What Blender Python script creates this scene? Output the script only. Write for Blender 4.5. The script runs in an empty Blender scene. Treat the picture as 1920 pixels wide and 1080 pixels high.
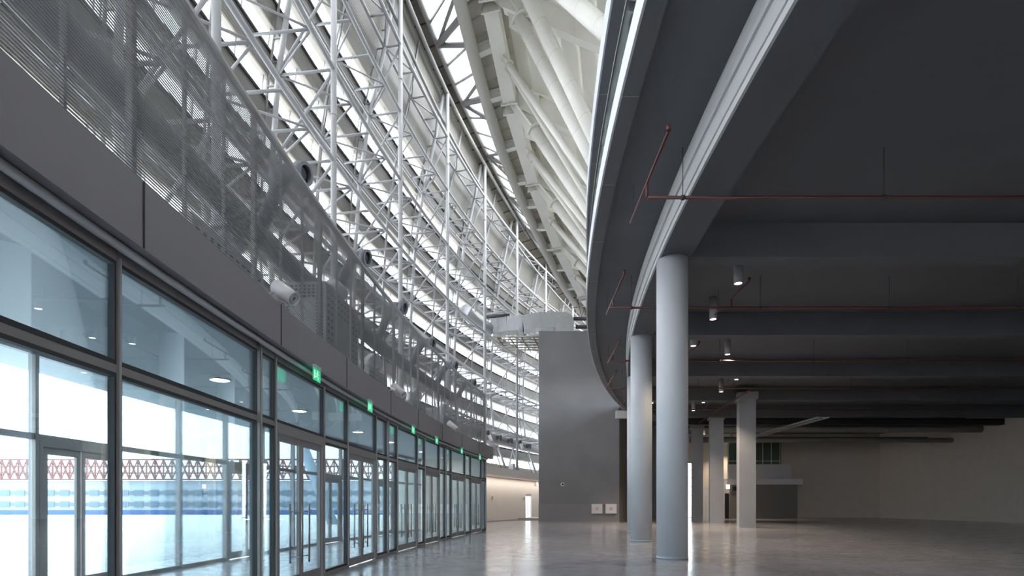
import bpy, math, random
from mathutils import Vector, Matrix
random.seed(7)
S = bpy.context.scene
COL = S.collection
# ------------------------------------------------------------------ camera, sky, exposure
cam_d = bpy.data.cameras.new('camera'); cam = bpy.data.objects.new('camera', cam_d); COL.objects.link(cam)
cam.location = (0, 0, 1.5); cam.rotation_euler = (math.pi/2, 0, 0)
cam_d.sensor_fit = 'HORIZONTAL'; cam_d.sensor_width = 36; cam_d.lens = 18.75; cam_d.shift_y = 405/1920.0
cam_d.clip_start = 0.05; cam_d.clip_end = 600
S.camera = cam
w = bpy.data.worlds.new('sky'); S.world = w; w.use_nodes = True
nt = w.node_tree; bg = nt.nodes['Background']
bg.inputs['Color'].default_value = (0.945, 0.955, 1.0, 1); bg.inputs['Strength'].default_value = 7.0
S.view_settings.view_transform = 'Standard'; S.view_settings.look = 'None'
S.view_settings.gamma = 1.0; S.view_settings.use_curve_mapping = False
S.view_settings.exposure = 0.45
S.cycles.max_bounces = 8; S.cycles.diffuse_bounces = 5; S.cycles.glossy_bounces = 4
S.cycles.transparent_max_bounces = 16; S.cycles.transmission_bounces = 4
S.cycles.caustics_reflective = False; S.cycles.caustics_refractive = False
S.cycles.sample_clamp_indirect = 6.0
S.cycles.use_denoising = True

# ------------------------------------------------------------------ plan geometry (ring building)
CX, CY = 92.0, 8.0
def pt(th, R, z):
    t = math.radians(th); return Vector((CX - R*math.cos(t), CY + R*math.sin(t), z))
def lerp_tab(tab, x):
    if x <= tab[0][0]: return tab[0][1]
    for (a, va), (b, vb) in zip(tab, tab[1:]):
        if x <= b: return va + (vb-va)*(x-a)/(b-a)
    return tab[-1][1]
def frange(a, b, step):
    n = max(1, int(round((b-a)/step))); return [a + (b-a)*i/n for i in range(n+1)]
def hit(px, R):
    """angle on the circle R seen in direction px"""
    a = (px-960)/1000.0
    A = 1+a*a; B = -2*CX*a-2*CY; Cc = CX*CX+CY*CY-R*R
    Y = (-B+math.sqrt(B*B-4*A*Cc))/(2*A)
    return math.degrees(math.asin((Y-CY)/R)), Y
R_SKIN = [(4.4,101.2),(7,102.3),(10.95,102.8),(14.4,102.6),(17.9,102.3),(21.4,101.7),(24.8,100.75),(27.6,100.0),(30,99.6)]
R_BACK = [(4.4,100.5),(7.5,101.7),(10.95,102.1),(14.4,102.0),(17.9,101.75),(21.4,101.2),(24.8,100.35),(27.6,99.75)]
Z_MAST = [(-30,28.3),(11,28.0),(15,27.6),(19,27.3),(23,26.6),(27,25.8),(31,25.0),(40,23.4)]
Z_SKY = [(-30,29.0),(8,28.8),(12,28.4),(17.9,27.8),(21.4,27.0),(26.5,25.6),(29.3,24.9),(40,23.2)]
Z_RING = [(-30,30.0),(5.4,29.4),(8.3,28.0),(11.2,26.4),(14,24.7),(17.5,23.5),(21.5,22.2),(25.8,20.8),(30,19.5),(40,17)]
Z_EDGE = [(-30,29.6),(5,28.6),(10.7,26.3),(15.3,24.3),(17.7,23.7),(19.4,23.3),(21.7,22.7),(25,21.4),(30,20),(40,18)]
zskin_top = lambda th: lerp_tab(Z_SKY, th)+0.15

# ------------------------------------------------------------------ materials
MATS = {}
def mat(name, col, rough=0.6, metal=0.0, noise=0.0, nscale=3.0, bump=0.0, bscale=40.0, emit=None, estr=0.0, spec=0.5):
    if name in MATS: return MATS[name]
    m = bpy.data.materials.new(name); m.use_nodes = True; n = m.node_tree.nodes; l = m.node_tree.links
    b = n['Principled BSDF']
    b.inputs['Base Color'].default_value = (*col, 1); b.inputs['Roughness'].default_value = rough
    b.inputs['Metallic'].default_value = metal; b.inputs['Specular IOR Level'].default_value = spec
    if noise > 0 or bump > 0:
        g = n.new('ShaderNodeNewGeometry')
    if noise > 0:
        t = n.new('ShaderNodeTexNoise'); t.inputs['Scale'].default_value = nscale; t.inputs['Detail'].default_value = 5
        l.new(g.outputs['Position'], t.inputs['Vector'])
        r = n.new('ShaderNodeValToRGB')
        r.color_ramp.elements[0].position = 0.3; r.color_ramp.elements[1].position = 0.7
        r.color_ramp.elements[0].color = (*[c*(1-noise) for c in col], 1)
        r.color_ramp.elements[1].color = (*[min(1, c*(1+noise)) for c in col], 1)
        l.new(t.outputs['Fac'], r.inputs['Fac']); l.new(r.outputs['Color'], b.inputs['Base Color'])
    if bump > 0:
        t2 = n.new('ShaderNodeTexNoise'); t2.inputs['Scale'].default_value = bscale
        l.new(g.outputs['Position'], t2.inputs['Vector'])
        bp = n.new('ShaderNodeBump'); bp.inputs['Strength'].default_value = bump; bp.inputs['Distance'].default_value = 0.01
        l.new(t2.outputs['Fac'], bp.inputs['Height']); l.new(bp.outputs['Normal'], b.inputs['Normal'])
    if emit:
        b.inputs['Emission Color'].default_value = (*emit, 1); b.inputs['Emission Strength'].default_value = estr
    MATS[name] = m; return m
def glass_mat(name, tint, refl=0.08, rough=0.0):
    m = bpy.data.materials.new(name); m.use_nodes = True; n = m.node_tree.nodes; l = m.node_tree.links
    n.clear(); o = n.new('ShaderNodeOutputMaterial'); mix = n.new('ShaderNodeMixShader')
    tr = n.new('ShaderNodeBsdfTransparent'); tr.inputs['Color'].default_value = (*tint, 1)
    gl = n.new('ShaderNodeBsdfGlossy'); gl.inputs['Roughness'].default_value = rough; gl.inputs['Color'].default_value = (0.9,0.97,1,1)
    lw = n.new('ShaderNodeLayerWeight'); lw.inputs['Blend'].default_value = 0.18
    mr = n.new('ShaderNodeMath'); mr.operation = 'MULTIPLY_ADD'; mr.inputs[1].default_value = 0.6; mr.inputs[2].default_value = refl
    mr.use_clamp = True
    l.new(lw.outputs['Fresnel'], mr.inputs[0]); l.new(mr.outputs[0], mix.inputs['Fac'])
    l.new(tr.outputs[0], mix.inputs[1]); l.new(gl.outputs[0], mix.inputs[2]); l.new(mix.outputs[0], o.inputs['Surface'])
    MATS[name] = m; return m
WHITE = mat('white_paint_steel', (0.47,0.48,0.505), 0.42, noise=0.04, nscale=0.8)
CREAM = mat('cream_paint_steel', (0.78,0.775,0.725), 0.5, noise=0.05, nscale=0.6)
GREYPIPE = mat('grey_roof_steel', (0.30,0.30,0.295), 0.45, noise=0.08, nscale=1.5)
DARKCEIL = mat('dark_ceiling_paint', (0.115,0.122,0.133), 0.8, noise=0.05, nscale=0.7)
RIM = mat('rim_panel_grey', (0.15,0.158,0.17), 0.7, noise=0.03, nscale=0.7)
FASCIAW = mat('pale_fascia_panel', (0.62,0.66,0.72), 0.4)
COVE = mat('pale_beam_face', (0.55,0.57,0.57), 0.6)
COLM = mat('column_paint', (0.50,0.525,0.56), 0.55, noise=0.03, nscale=0.8)
SQCOL = mat('square_column_paint', (0.32,0.325,0.34), 0.6, noise=0.04, nscale=1)
COREM = mat('dark_grey_plaster', (0.235,0.234,0.248), 0.85, noise=0.07, nscale=0.5, bump=0.5, bscale=25)
COREL = mat('dark_grey_plaster_dado', (0.265,0.262,0.28), 0.8, noise=0.05, nscale=0.5, bump=0.3, bscale=25)
CORES = mat('brown_grey_plaster_shaded', (0.17,0.16,0.155), 0.85, noise=0.05)  # core plaster in a darker brown, shade of its unlit side face painted in
BEIGE = mat('beige_plaster', (0.72,0.65,0.58), 0.8, noise=0.03, nscale=1.2)
BEIGEL = mat('pale_beige_ledge', (0.78,0.73,0.67), 0.75)
ALU = mat('anodised_grey_aluminium', (0.33,0.32,0.32), 0.45, metal=0.2)
ALUL = mat('light_aluminium', (0.62,0.64,0.66), 0.35, metal=0.4)
STEEL = mat('brushed_steel', (0.55,0.56,0.58), 0.3, metal=0.8)
HANDLE = mat('handle_steel', (0.28,0.26,0.25), 0.3, metal=0.7)
FASCIA = mat('grey_fascia_panel', (0.30,0.29,0.305), 0.55, noise=0.03, nscale=0.5)
SEAM = mat('panel_seam', (0.06,0.06,0.065), 0.8)
SPOST = mat('screen_post', (0.30,0.305,0.32), 0.5)
SLAT = mat('screen_slat', (0.23,0.232,0.236), 0.6)
MACH = mat('machine_grey', (0.36,0.38,0.40), 0.6, noise=0.08, nscale=2)
GALV = mat('galvanised_duct', (0.52,0.54,0.57), 0.38, metal=0.55, noise=0.06, nscale=3)
DARKDUCT = mat('dark_duct', (0.10,0.105,0.12), 0.5)
BLACK = mat('black_rubber', (0.01,0.01,0.012), 0.6)
BROWNS = mat('brown_roof_soffit', (0.20,0.18,0.155), 0.8, noise=0.25, nscale=0.9)
DECK = mat('cream_deck_plank', (0.52,0.50,0.43), 0.7, noise=0.08, nscale=1)
RED = mat('red_sprinkler_pipe', (0.10,0.03,0.022), 0.45)
REDP = mat('red_paint', (0.62,0.06,0.05), 0.4)
WBOX = mat('white_enamel', (0.75,0.75,0.77), 0.35)
LAMPW = mat('lamp_body_grey', (0.42,0.42,0.45), 0.45)
EMW = mat('lamp_glow', (1,0.95,0.85), 0.5, emit=(1,0.86,0.66), estr=14.0)
GREEN = mat('exit_green', (0.02,0.5,0.22), 0.3, emit=(0.03,0.75,0.30), estr=0.45)
GREENW = mat('exit_pictogram', (0.7,0.95,0.8), 0.3, emit=(0.5,1.0,0.7), estr=0.6)
PLAT = mat('pale_green_steel', (0.42,0.43,0.36), 0.6, noise=0.1, nscale=2)
RUST = mat('rust_brown_steel', (0.20,0.12,0.08), 0.7)
DARKIN = mat('dark_door', (0.02,0.02,0.022), 0.6)
OUTG = mat('plaza_paving', (0.75,0.75,0.75), 0.9, noise=0.05)
OUTB = mat('far_building_wall', (0.42,0.45,0.50), 0.9, noise=0.06, nscale=0.2)
OUTR = mat('far_lattice_red', (0.22,0.09,0.08), 0.8)
TREE = mat('far_tree_leaf', (0.10,0.16,0.07), 0.9)
BLUE = mat('blue_fence', (0.07,0.13,0.30), 0.7)
FRAMED = mat('dark_gasket', (0.05,0.052,0.056), 0.7)
SILL = mat('cream_sill', (0.60,0.57,0.50), 0.6)
GL = glass_mat('facade_glass', (0.84,0.91,0.93), 0.10)
GLO = glass_mat('outer_door_glass', (0.86,0.93,0.95), 0.03)
GLW = glass_mat('skin_window_glass', (0.93,0.96,0.97), 0.02)
GLR = glass_mat('balustrade_glass', (0.86,0.90,0.92), 0.0)
# corrugated cladding : fine ribs running along the building
m = bpy.data.materials.new('ribbed_cladding'); m.use_nodes = True; n = m.node_tree.nodes; l = m.node_tree.links
b = n['Principled BSDF']; b.inputs['Roughness'].default_value = 0.5; b.inputs['Metallic'].default_value = 0.25
g = n.new('ShaderNodeNewGeometry'); sp = n.new('ShaderNodeSeparateXYZ'); l.new(g.outputs['Position'], sp.inputs[0])
mu = n.new('ShaderNodeMath'); mu.operation = 'MULTIPLY'; mu.inputs[1].default_value = 2*math.pi/0.11; l.new(sp.outputs['Z'], mu.inputs[0])
sn = n.new('ShaderNodeMath'); sn.operation = 'SINE'; l.new(mu.outputs[0], sn.inputs[0])
bp = n.new('ShaderNodeBump'); bp.inputs['Strength'].default_value = 0.3; bp.inputs['Distance'].default_value = 0.015
l.new(sn.outputs[0], bp.inputs['Height']); l.new(bp.outputs['Normal'], b.inputs['Normal'])
t = n.new('ShaderNodeTexNoise'); t.inputs['Scale'].default_value = 0.8; t.inputs['Detail'].default_value = 4; l.new(g.outputs['Position'], t.inputs['Vector'])
r = n.new('ShaderNodeValToRGB'); r.color_ramp.elements[0].color = (0.20,0.195,0.18,1); r.color_ramp.elements[1].color = (0.295,0.285,0.265,1)
l.new(t.outputs['Fac'], r.inputs['Fac']); l.new(r.outputs['Color'], b.inputs['Base Color']); CLAD = m
# polished concrete floor
m = bpy.data.materials.new('polished_concrete'); m.use_nodes = True; n = m.node_tree.nodes; l = m.node_tree.links
b = n['Principled BSDF']; g = n.new('ShaderNodeNewGeometry')
t = n.new('ShaderNodeTexNoise'); t.inputs['Scale'].default_value = 0.35; t.inputs['Detail'].default_value = 8; t.inputs['Roughness'].default_value = 0.65
l.new(g.outputs['Position'], t.inputs['Vector'])
r = n.new('ShaderNodeValToRGB'); r.color_ramp.elements[0].position = 0.3; r.color_ramp.elements[1].position = 0.72
r.color_ramp.elements[0].color = (0.27,0.255,0.27,1); r.color_ramp.elements[1].color = (0.41,0.39,0.41,1)
l.new(t.outputs['Fac'], r.inputs['Fac'])
br = n.new('ShaderNodeTexBrick'); br.offset = 0.0; br.inputs['Scale'].default_value = 1.0
br.inputs['Brick Width'].default_value = 6.0; br.inputs['Row Height'].default_value = 6.0; br.inputs['Mortar Size'].default_value = 0.02
br.inputs['Color1'].default_value = (1,1,1,1); br.inputs['Color2'].default_value = (0.96,0.96,0.96,1); br.inputs['Mortar'].default_value = (0.72,0.72,0.72,1)
l.new(g.outputs['Position'], br.inputs['Vector'])
mx = n.new('ShaderNodeMix'); mx.data_type = 'RGBA'; mx.blend_type = 'MULTIPLY'; mx.inputs[0].default_value = 0.8
l.new(r.outputs['Color'], mx.inputs[6]); l.new(br.outputs['Color'], mx.inputs[7]); l.new(mx.outputs[2], b.inputs['Base Color'])
t2 = n.new('ShaderNodeTexNoise'); t2.inputs['Scale'].default_value = 1.6; t2.inputs['Detail'].default_value = 6; l.new(g.outputs['Position'], t2.inputs['Vector'])
mr = n.new('ShaderNodeMapRange'); mr.inputs[3].default_value = 0.10; mr.inputs[4].default_value = 0.27; l.new(t2.outputs['Fac'], mr.inputs[0]); l.new(mr.outputs[0], b.inputs['Roughness'])
mp = n.new('ShaderNodeMapping'); mp.inputs['Scale'].default_value = (1.2, 3.0, 1.0); l.new(g.outputs['Position'], mp.inputs[0])
t3 = n.new('ShaderNodeTexNoise'); t3.inputs['Scale'].default_value = 1.8; t3.inputs['Detail'].default_value = 3; l.new(mp.outputs[0], t3.inputs['Vector'])
bp = n.new('ShaderNodeBump'); bp.inputs['Strength'].default_value = 0.10; bp.inputs['Distance'].default_value = 0.03
l.new(t3.outputs['Fac'], bp.inputs['Height']); l.new(bp.outputs['Normal'], b.inputs['Normal'])
b.inputs['Specular IOR Level'].default_value = 0.75
FLOOR = m

# ------------------------------------------------------------------ mesh builder
class MB:
    def __init__(s): s.v = []; s.f = []; s.sm = []
    def poly(s, vs, fs, smooth=False):
        o = len(s.v); s.v += [Vector(p) for p in vs]
        for f in fs: s.f.append([o+i for i in f]); s.sm.append(smooth)
        return s
    def box(s, c, sz, ax=None):
        c = Vector(c); X, Y, Z = ax if ax else (Vector((1,0,0)), Vector((0,1,0)), Vector((0,0,1)))
        h = [d/2 for d in sz]
        vs = [c + X*(h[0]*a) + Y*(h[1]*b_) + Z*(h[2]*d) for a in (-1,1) for b_ in (-1,1) for d in (-1,1)]
        return s.poly(vs, [(0,1,3,2),(4,6,7,5),(0,4,5,1),(2,3,7,6),(0,2,6,4),(1,5,7,3)])
    def beam(s, a, b_, wd, ht, up=Vector((0,0,1))):
        """rectangular bar a->b, ht measured along up"""
        a = Vector(a); b_ = Vector(b_); d = (b_-a); L = d.length; d.normalize()
        sd = d.cross(up)
        if sd.length < 1e-4: sd = d.cross(Vector((1,0,0)))
        sd.normalize(); u = sd.cross(d).normalized()
        return s.box((a+b_)/2, (L, wd, ht), (d, sd, u))
    def tube(s, pts, r, n=10, cap=True):
        pts = [Vector(p) for p in pts]; rr = r if isinstance(r, (list, tuple)) else [r]*len(pts)
        o = len(s.v); prev = None
        for i, p in enumerate(pts):
            d = (pts[min(i+1, len(pts)-1)] - pts[max(i-1, 0)]).normalized()
            if prev is None:
                ref = Vector((0,0,1)) if abs(d.z) < 0.9 else Vector((1,0,0))
                u = d.cross(ref).normalized()
            else:
                u = (prev - d*prev.dot(d)).normalized()
            prev = u; v_ = d.cross(u)
            for k in range(n):
                a = 2*math.pi*k/n; s.v.append(p + (u*math.cos(a) + v_*math.sin(a))*rr[i])
        for i in range(len(pts)-1):
            for k in range(n):
                k2 = (k+1) % n
                s.f.append([o+i*n+k, o+i*n+k2, o+(i+1)*n+k2, o+(i+1)*n+k]); s.sm.append(True)
        if cap:
            s.f.append([o+k for k in range(n)][::-1]); s.sm.append(False)
            e = o+(len(pts)-1)*n; s.f.append([e+k for k in range(n)]); s.sm.append(False)
        return s
    def hollow(s, a, b_, ro, ri, n=20):
        """open pipe with wall thickness"""
        a = Vector(a); b_ = Vector(b_); d = (b_-a).normalized()
        ref = Vector((0,0,1)) if abs(d.z) < 0.9 else Vector((1,0,0)); u = d.cross(ref).normalized(); v_ = d.cross(u)
        o = len(s.v)
        for (p, r) in ((a,ro),(b_,ro),(b_,ri),(a,ri)):
            for k in range(n):
                t_ = 2*math.pi*k/n; s.v.append(p + (u*math.cos(t_)+v_*math.sin(t_))*r)
        for j in range(4):
            for k in range(n):
                k2 = (k+1) % n; j2 = (j+1) % 4
                s.f.append([o+j*n+k, o+j*n+k2, o+j2*n+k2, o+j2*n+k]); s.sm.append(j in (0,2))
        return s
    def sweep(s, ths, prof, closed=True, cap=True):
        """prof(th) -> list of (R, z); swept along the ring"""
        o = len(s.v); m_ = None
        for th in ths:
            P = prof(th); m_ = len(P)
            s.v += [pt(th, R, z) for R, z in P]
        for i in range(len(ths)-1):
            for k in range(m_ if closed else m_-1):
                k2 = (k+1) % m_
                s.f.append([o+i*m_+k, o+i*m_+k2, o+(i+1)*m_+k2, o+(i+1)*m_+k]); s.sm.append(False)
        if closed and cap:
            s.f.append([o+k for k in range(m_)][::-1]); s.sm.append(False)
            e = o+(len(ths)-1)*m_; s.f.append([e+k for k in range(m_)]); s.sm.append(False)
        return s
    def ring(s, ths, R0, R1, z0, z1):
        f = lambda q, th: q(th) if callable(q) else q
        return s.sweep(ths, lambda th: [(f(R0,th), f(z0,th)), (f(R1,th), f(z0,th)), (f(R1,th), f(z1,th)), (f(R0,th), f(z1,th))])
    def prism(s, pts2, z0, z1):
        n_ = len(pts2); vs = [(x, y, z0) for x, y in pts2] + [(x, y, z1) for x, y in pts2]
        fs = [tuple(range(n_))[::-1], tuple(range(n_, 2*n_))] + [(i, (i+1) % n_, n_+(i+1) % n_, n_+i) for i in range(n_)]
        return s.poly(vs, fs)
    def plate(s, pts3, t_, nrm):
        n_ = len(pts3); nrm = Vector(nrm).normalized()*t_/2
        vs = [Vector(p)-nrm for p in pts3] + [Vector(p)+nrm for p in pts3]
        fs = [tuple(range(n_))[::-1], tuple(range(n_, 2*n_))] + [(i, (i+1) % n_, n_+(i+1) % n_, n_+i) for i in range(n_)]
        return s.poly(vs, fs)
    def build(s, name, material, parent=None):
        me = bpy.data.meshes.new(name)
        if parent is not None: org = world_loc(parent)
        else:
            xs = [p.x for p in s.v]; ys = [p.y for p in s.v]; zs = [p.z for p in s.v]
            org = Vector(((min(xs)+max(xs))/2, (min(ys)+max(ys))/2, min(zs)))
        me.from_pydata([tuple(p-org) for p in s.v], [], s.f)
        me.polygons.foreach_set('use_smooth', s.sm); me.materials.append(material)
        import bmesh
        bm = bmesh.new(); bm.from_mesh(me); bmesh.ops.recalc_face_normals(bm, faces=bm.faces); bm.to_mesh(me); bm.free()
        me.update()
        o = bpy.data.objects.new(name, me); COL.objects.link(o)
        if parent is not None: o.parent = parent
        else: o.location = org
        return o
def world_loc(o):
    v = Vector((0,0,0))
    while o is not None: v += o.location; o = o.parent
    return v
def tag(o, label, cat, group=None, kind=None):
    o['label'] = label; o['category'] = cat
    if group: o['group'] = group
    if kind: o['kind'] = kind
    return o
def thing(name, loc, label, cat, group=None):
    o = bpy.data.objects.new(name, None); COL.objects.link(o); o.location = loc; o.empty_display_size = 0.2
    return tag(o, label, cat, group)
def struct_empty(name, loc):
    o = bpy.data.objects.new(name, None); COL.objects.link(o); o.location = loc; o['kind'] = 'structure'; return o
def struct(name, mb, material):
    o = mb.build(name, material); o['kind'] = 'structure'; return o
ORD = ['first','second','third','fourth','fifth','sixth','seventh','eighth','ninth','tenth','eleventh','twelfth','thirteenth','fourteenth','fifteenth','sixteenth','seventeenth','eighteenth']
radial = lambda th: (pt(th, 101, 0)-pt(th, 100, 0))            # unit vector outwards
tang = lambda th: Vector((math.sin(math.radians(th)), math.cos(math.radians(th)), 0))
UP = Vector((0,0,1))
T0, T1 = -26.0, 36.5                                              # angular run of the shell

# ================================================================== SHELL
ths = frange(T0, T1, 1.0)
mb = MB(); mb.sweep(frange(T0-6, 54, 1.0), lambda th: [(50, -0.3), (101.4, -0.3), (101.4, 0), (50, 0)]); struct('floor', mb, FLOOR)
# outside ground
o = struct('ground', MB().prism([(-160,-120),(60,-120),(60,220),(-160,220)], -0.6, -0.31), OUTG)
o2 = MB(); o2.sweep(ths, lambda th: [(101.4,-0.3),(130,-0.35),(130,-0.05),(101.4,-0.02)]); struct('ground_plaza', o2, OUTG)

# --- outer skin : bands of windows between ribbed cladding
bands = [5.9+1.73*k for k in range(10)]
mb = MB()
for z in bands:
    z1 = z+0.88; Rm0, Rm1 = lerp_tab(R_SKIN, z), lerp_tab(R_SKIN, z1)
    mb.sweep(ths, lambda th: [(Rm0, z), (Rm0+.1, z), (Rm1+.1, z1), (Rm1, z1)])
ztop0 = 23.2
def topprof(th):
    zt = zskin_top(th); zs = [ztop0 + (zt-ztop0)*i/4 for i in range(5)]
    a = [(lerp_tab(R_SKIN, q), q) for q in zs]; return a + [(R+.1, q) for R, q in a[::-1]]
mb.sweep(ths, topprof)
# towards the far end the solid cladding reaches lower : the top windows stop bay by bay
for t_s, z_s in ((15.04, 22.35), (19.04, 20.6), (23.04, 18.9)):
    zt_ = z_s+.85; R0_, R1_ = lerp_tab(R_SKIN, z_s)+.02, lerp_tab(R_SKIN, zt_)+.02
    mb.sweep([t_s]+frange(math.ceil(t_s), T1, 1.0), lambda th: [(R0_, z_s), (R0_+.1, z_s), (R1_+.1, zt_), (R1_, zt_)])
struct('wall_left', mb, CLAD)
for i, z in enumerate(bands + [ztop0]):
    Rb = lerp_tab(R_SKIN, z); z1 = z+0.88; Rt = lerp_tab(R_SKIN, z1)
    struct('trim_sill', MB().ring(ths, Rb-.09, Rb+.12, z-.09, z), SILL)
    if z < ztop0: struct('trim_gasket', MB().ring(ths, Rt-.07, Rt+.1, z1, z1+.10), FRAMED)
# base strip of skin on the ledge
struct('trim_base', MB().ring(ths, 101.1, 101.4, 4.4, 5.0), SILL)
# windows per bay and band
bay_edges = [T0, -18.96, -8.96, -0.96] + [3.04+4*k for k in range(9)] + [T1]
wn = 0
win_lo = [5.0] + [z+0.98 for z in bands]; win_hi = [bands[0]-.09] + [z-.09 for z in bands[1:]] + [ztop0-.09]
for a, c in zip(bay_edges, bay_edges[1:]):
    det = a > -2
    tt = frange(a, c, 1.0 if det else 4.0)
    for lo, hi in zip(win_lo, win_hi):
        if (a > 15 and lo > 22) or (a > 19 and lo > 20.4) or (a > 23 and lo > 18.7): continue
        wn += 1
        e = struct_empty('window_%d' % wn, pt((a+c)/2, lerp_tab(R_SKIN, lo), lo))
        Rl, Rh = lerp_tab(R_SKIN, lo)+.05, lerp_tab(R_SKIN, hi)+.05
        MB().sweep(tt, lambda th: [(Rl, lo), (Rh, hi)], closed=False).build('pane', GLW, e)
        fr = MB()
        for q in ([a+.06, a+1, a+2, a+3, c-.06] if det else [a, c]):
            fr.beam(pt(q, Rl-.03, lo), pt(q, Rh-.03, hi), .07, .08, radial(q))
        fr.build('frame', ALUL, e)
# --- roof soffit, skylight
struct('ceiling_roof_edge', MB().sweep(ths, lambda th: [(100.9, lerp_tab(Z_SKY,th)-.15), (99.1, lerp_tab(Z_SKY,th)+.05), (99.1, lerp_tab(Z_SKY,th)+.2), (100.9, lerp_tab(Z_SKY,th)+.1)]), BROWNS)
rb = MB()
for q in frange(-1, 36, 0.8): rb.beam(pt(q, 100.8, lerp_tab(Z_SKY,q)-.17), pt(q, 99.1, lerp_tab(Z_SKY,q)+.02), .05, .06)
struct('trim_roof_seam', rb, mat('dark_seam_brown', (0.07,0.055,0.045), 0.8))
zedge = lambda th: lerp_tab(Z_EDGE, th)
for i, (a, c) in enumerate(zip(bay_edges, bay_edges[1:])):
    wn += 1; e = struct_empty('window_%d' % wn, pt((a+c)/2, 98, 27)); tt = frange(a, c, 1)
    MB().sweep(tt, lambda th: [(99.0, lerp_tab(Z_SKY,th)+.12), (96.4, zedge(th)+.42)], closed=False).build('pane', GLW, e)
    fr = MB()
    for q in frange(a, c, 0.8)[:-1]:
        fr.beam(pt(q, 99.0, lerp_tab(Z_SKY,q)-.12), pt(q-2.1, 96.4, zedge(q-2.1)+.16), .07, .12)
    fr.build('glazing_bar', GREYPIPE, e)
# roof above the bowl edge : deck planks
deckz = lambda th: lerp_tab(Z_RING, th)+0.95
struct('ceiling_deck', MB().sweep(ths, lambda th: [(96.3, zedge(th)+.38), (94.3, deckz(th)), (94.3, deckz(th)+.2), (96.3, zedge(th)+.55)]), DECK)
rb = MB()
for q in frange(4, 36, 0.45): rb.beam(pt(q, 96.2, zedge(q)+.34), pt(q, 94.4, deckz(q)-.03), .04, .09)
struct('trim_deck_rib', rb, DECK)
# stepped underside of the seating tier
def tier_prof(th):
    z = deckz(th)+.1; P = []; R = 94.4
    for k in range(9):
        P.append((R, z)); R -= 0.95; P.append((R, z)); z -= 0.57
    return P
struct('ceiling_seating_tier', MB().sweep(ths, lambda th: tier_prof(th)+[(R, z+.35) for R, z in tier_prof(th)[::-1]]), CREAM)
# unseen wall added above the balcony to keep out pitch daylight; end walls
struct('wall_inner_light_block', MB().ring(ths, 85.6, 85.9, 11.9, 27), CREAM)
for nm, th, R0 in (('wall_behind', T0, 60), ('wall_far', T1, 93)):
    struct(nm, MB().ring([th, th+.2], R0, 102.9, 14 if th > 0 else 0, 29), BEIGE)
e = struct_empty('window_far_end_added', pt(T1, 97, 0))  # unseen glazed end, invented to let daylight onto the beige wall
MB().ring([T1, T1+.02], 93, 101.3, 0, 14).build('pane', GLO, e)
fr = MB()
for R_ in frange(93, 101.3, 1.65): fr.beam(pt(T1, R_, 0), pt(T1, R_, 14), .1, .12)
for z_ in (.06, 3, 6, 9, 12): fr.beam(pt(T1, 93, z_), pt(T1, 101.3, z_), .1, .1)
fr.build('frame', ALU, e)

# --- balcony slabs
def arc(R0, R1, z0, z1, nm, m_, t0=T0, t1=31.0): return struct(nm, MB().ring(frange(t0, t1, .75), R0, R1, z0, z1), m_)
T_CORE = 22.9
arc(89.66, 89.98, 9.05, 9.12, 'trim_rim_lower', RIM)
arc(89.66, 89.98, 11.8, 11.87, 'trim_rim_upper', RIM)
arc(89.98, 90.02, 9.05, 9.52, 'trim_fascia_lower', FASCIAW)
arc(89.98, 90.02, 11.8, 12.45, 'trim_fascia_upper', FASCIAW)
js = MB()
for k in range(-4, 14):
    for zz in (9.05, 11.8):
        q = 1.2+k*1.75 + (0.5 if zz > 10 else 0); js.beam(pt(q, 89.66, zz-.004), pt(q, 89.98, zz-.004), .012, .01)
struct('trim_rim_joint', js, mat('joint_grey', (0.3,0.3,0.31), 0.7))
arc(60, 89.66, 9.12, 9.50, 'ceiling', DARKCEIL, t1=33)
struct('ceiling_hall', MB().prism([(14,-22),(40,-22),(40,58.3),(14,58.3)], 9.13, 9.5), DARKCEIL)
arc(85.5, 89.66, 11.9, 12.4, 'ceiling_upper', DARKCEIL)
arc(89.90, 89.95, 9.52, 9.60, 'trim_channel', BLACK)
# glass balustrade
bal = thing('glass_balustrade', pt(5, 89.92, 9.6), 'clear glass balustrade standing on the pale edge of the lower balcony slab', 'balustrade')
MB().ring(frange(T0, 28, .75), 89.915, 89.93, 9.6, 10.6).build('glass_panel', GLR, bal)
MB().ring(frange(T0, 28, .75), 89.89, 89.95, 10.6, 10.64).build('handrail', ALU, bal)
# ring beam over the round columns + radial beams
rbm = thing('ring_beam', pt(8, 87.8, 8.2), 'curved ring beam resting on the row of round columns, pale ribbed face to the atrium', 'beam')
MB().ring(frange(T0, 30, .75), 87.38, 88.2, 8.2, 9.12).build('beam_body', DARKCEIL, rbm)
cv = MB().ring(frange(T0, 30, .75), 88.2, 88.25, 8.2, 9.12)
cv.ring(frange(T0, 30, .75), 88.25, 88.28, 8.34, 8.56); cv.ring(frange(T0, 30, .75), 88.25, 88.30, 8.72, 9.12)
cv.build('moulded_face', COVE, rbm)
SP = 4.45
COLTH = [4.38, 8.78, 13.3]
BEAMTH = [-8.97, -4.52, -.07] + [4.38, 8.78, 13.3, 17.75, 22.2, 26.6]
bl = {4.38:'dark ceiling beam meeting the nearest round column', 8.78:'dark ceiling beam meeting the second round column', 13.3:'dark ceiling beam meeting the third round column',
      17.75:'dark ceiling beam one bay beyond the third round column', 22.2:'dark ceiling beam running past the front of the dark grey core wall', 26.6:'farthest dark ceiling beam beside the core',
      -.07:'dark ceiling beam crossing just above the near right edge', -4.52:'dark ceiling beam overhead beside the viewpoint', -8.97:'dark ceiling beam behind the viewpoint'}
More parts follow.
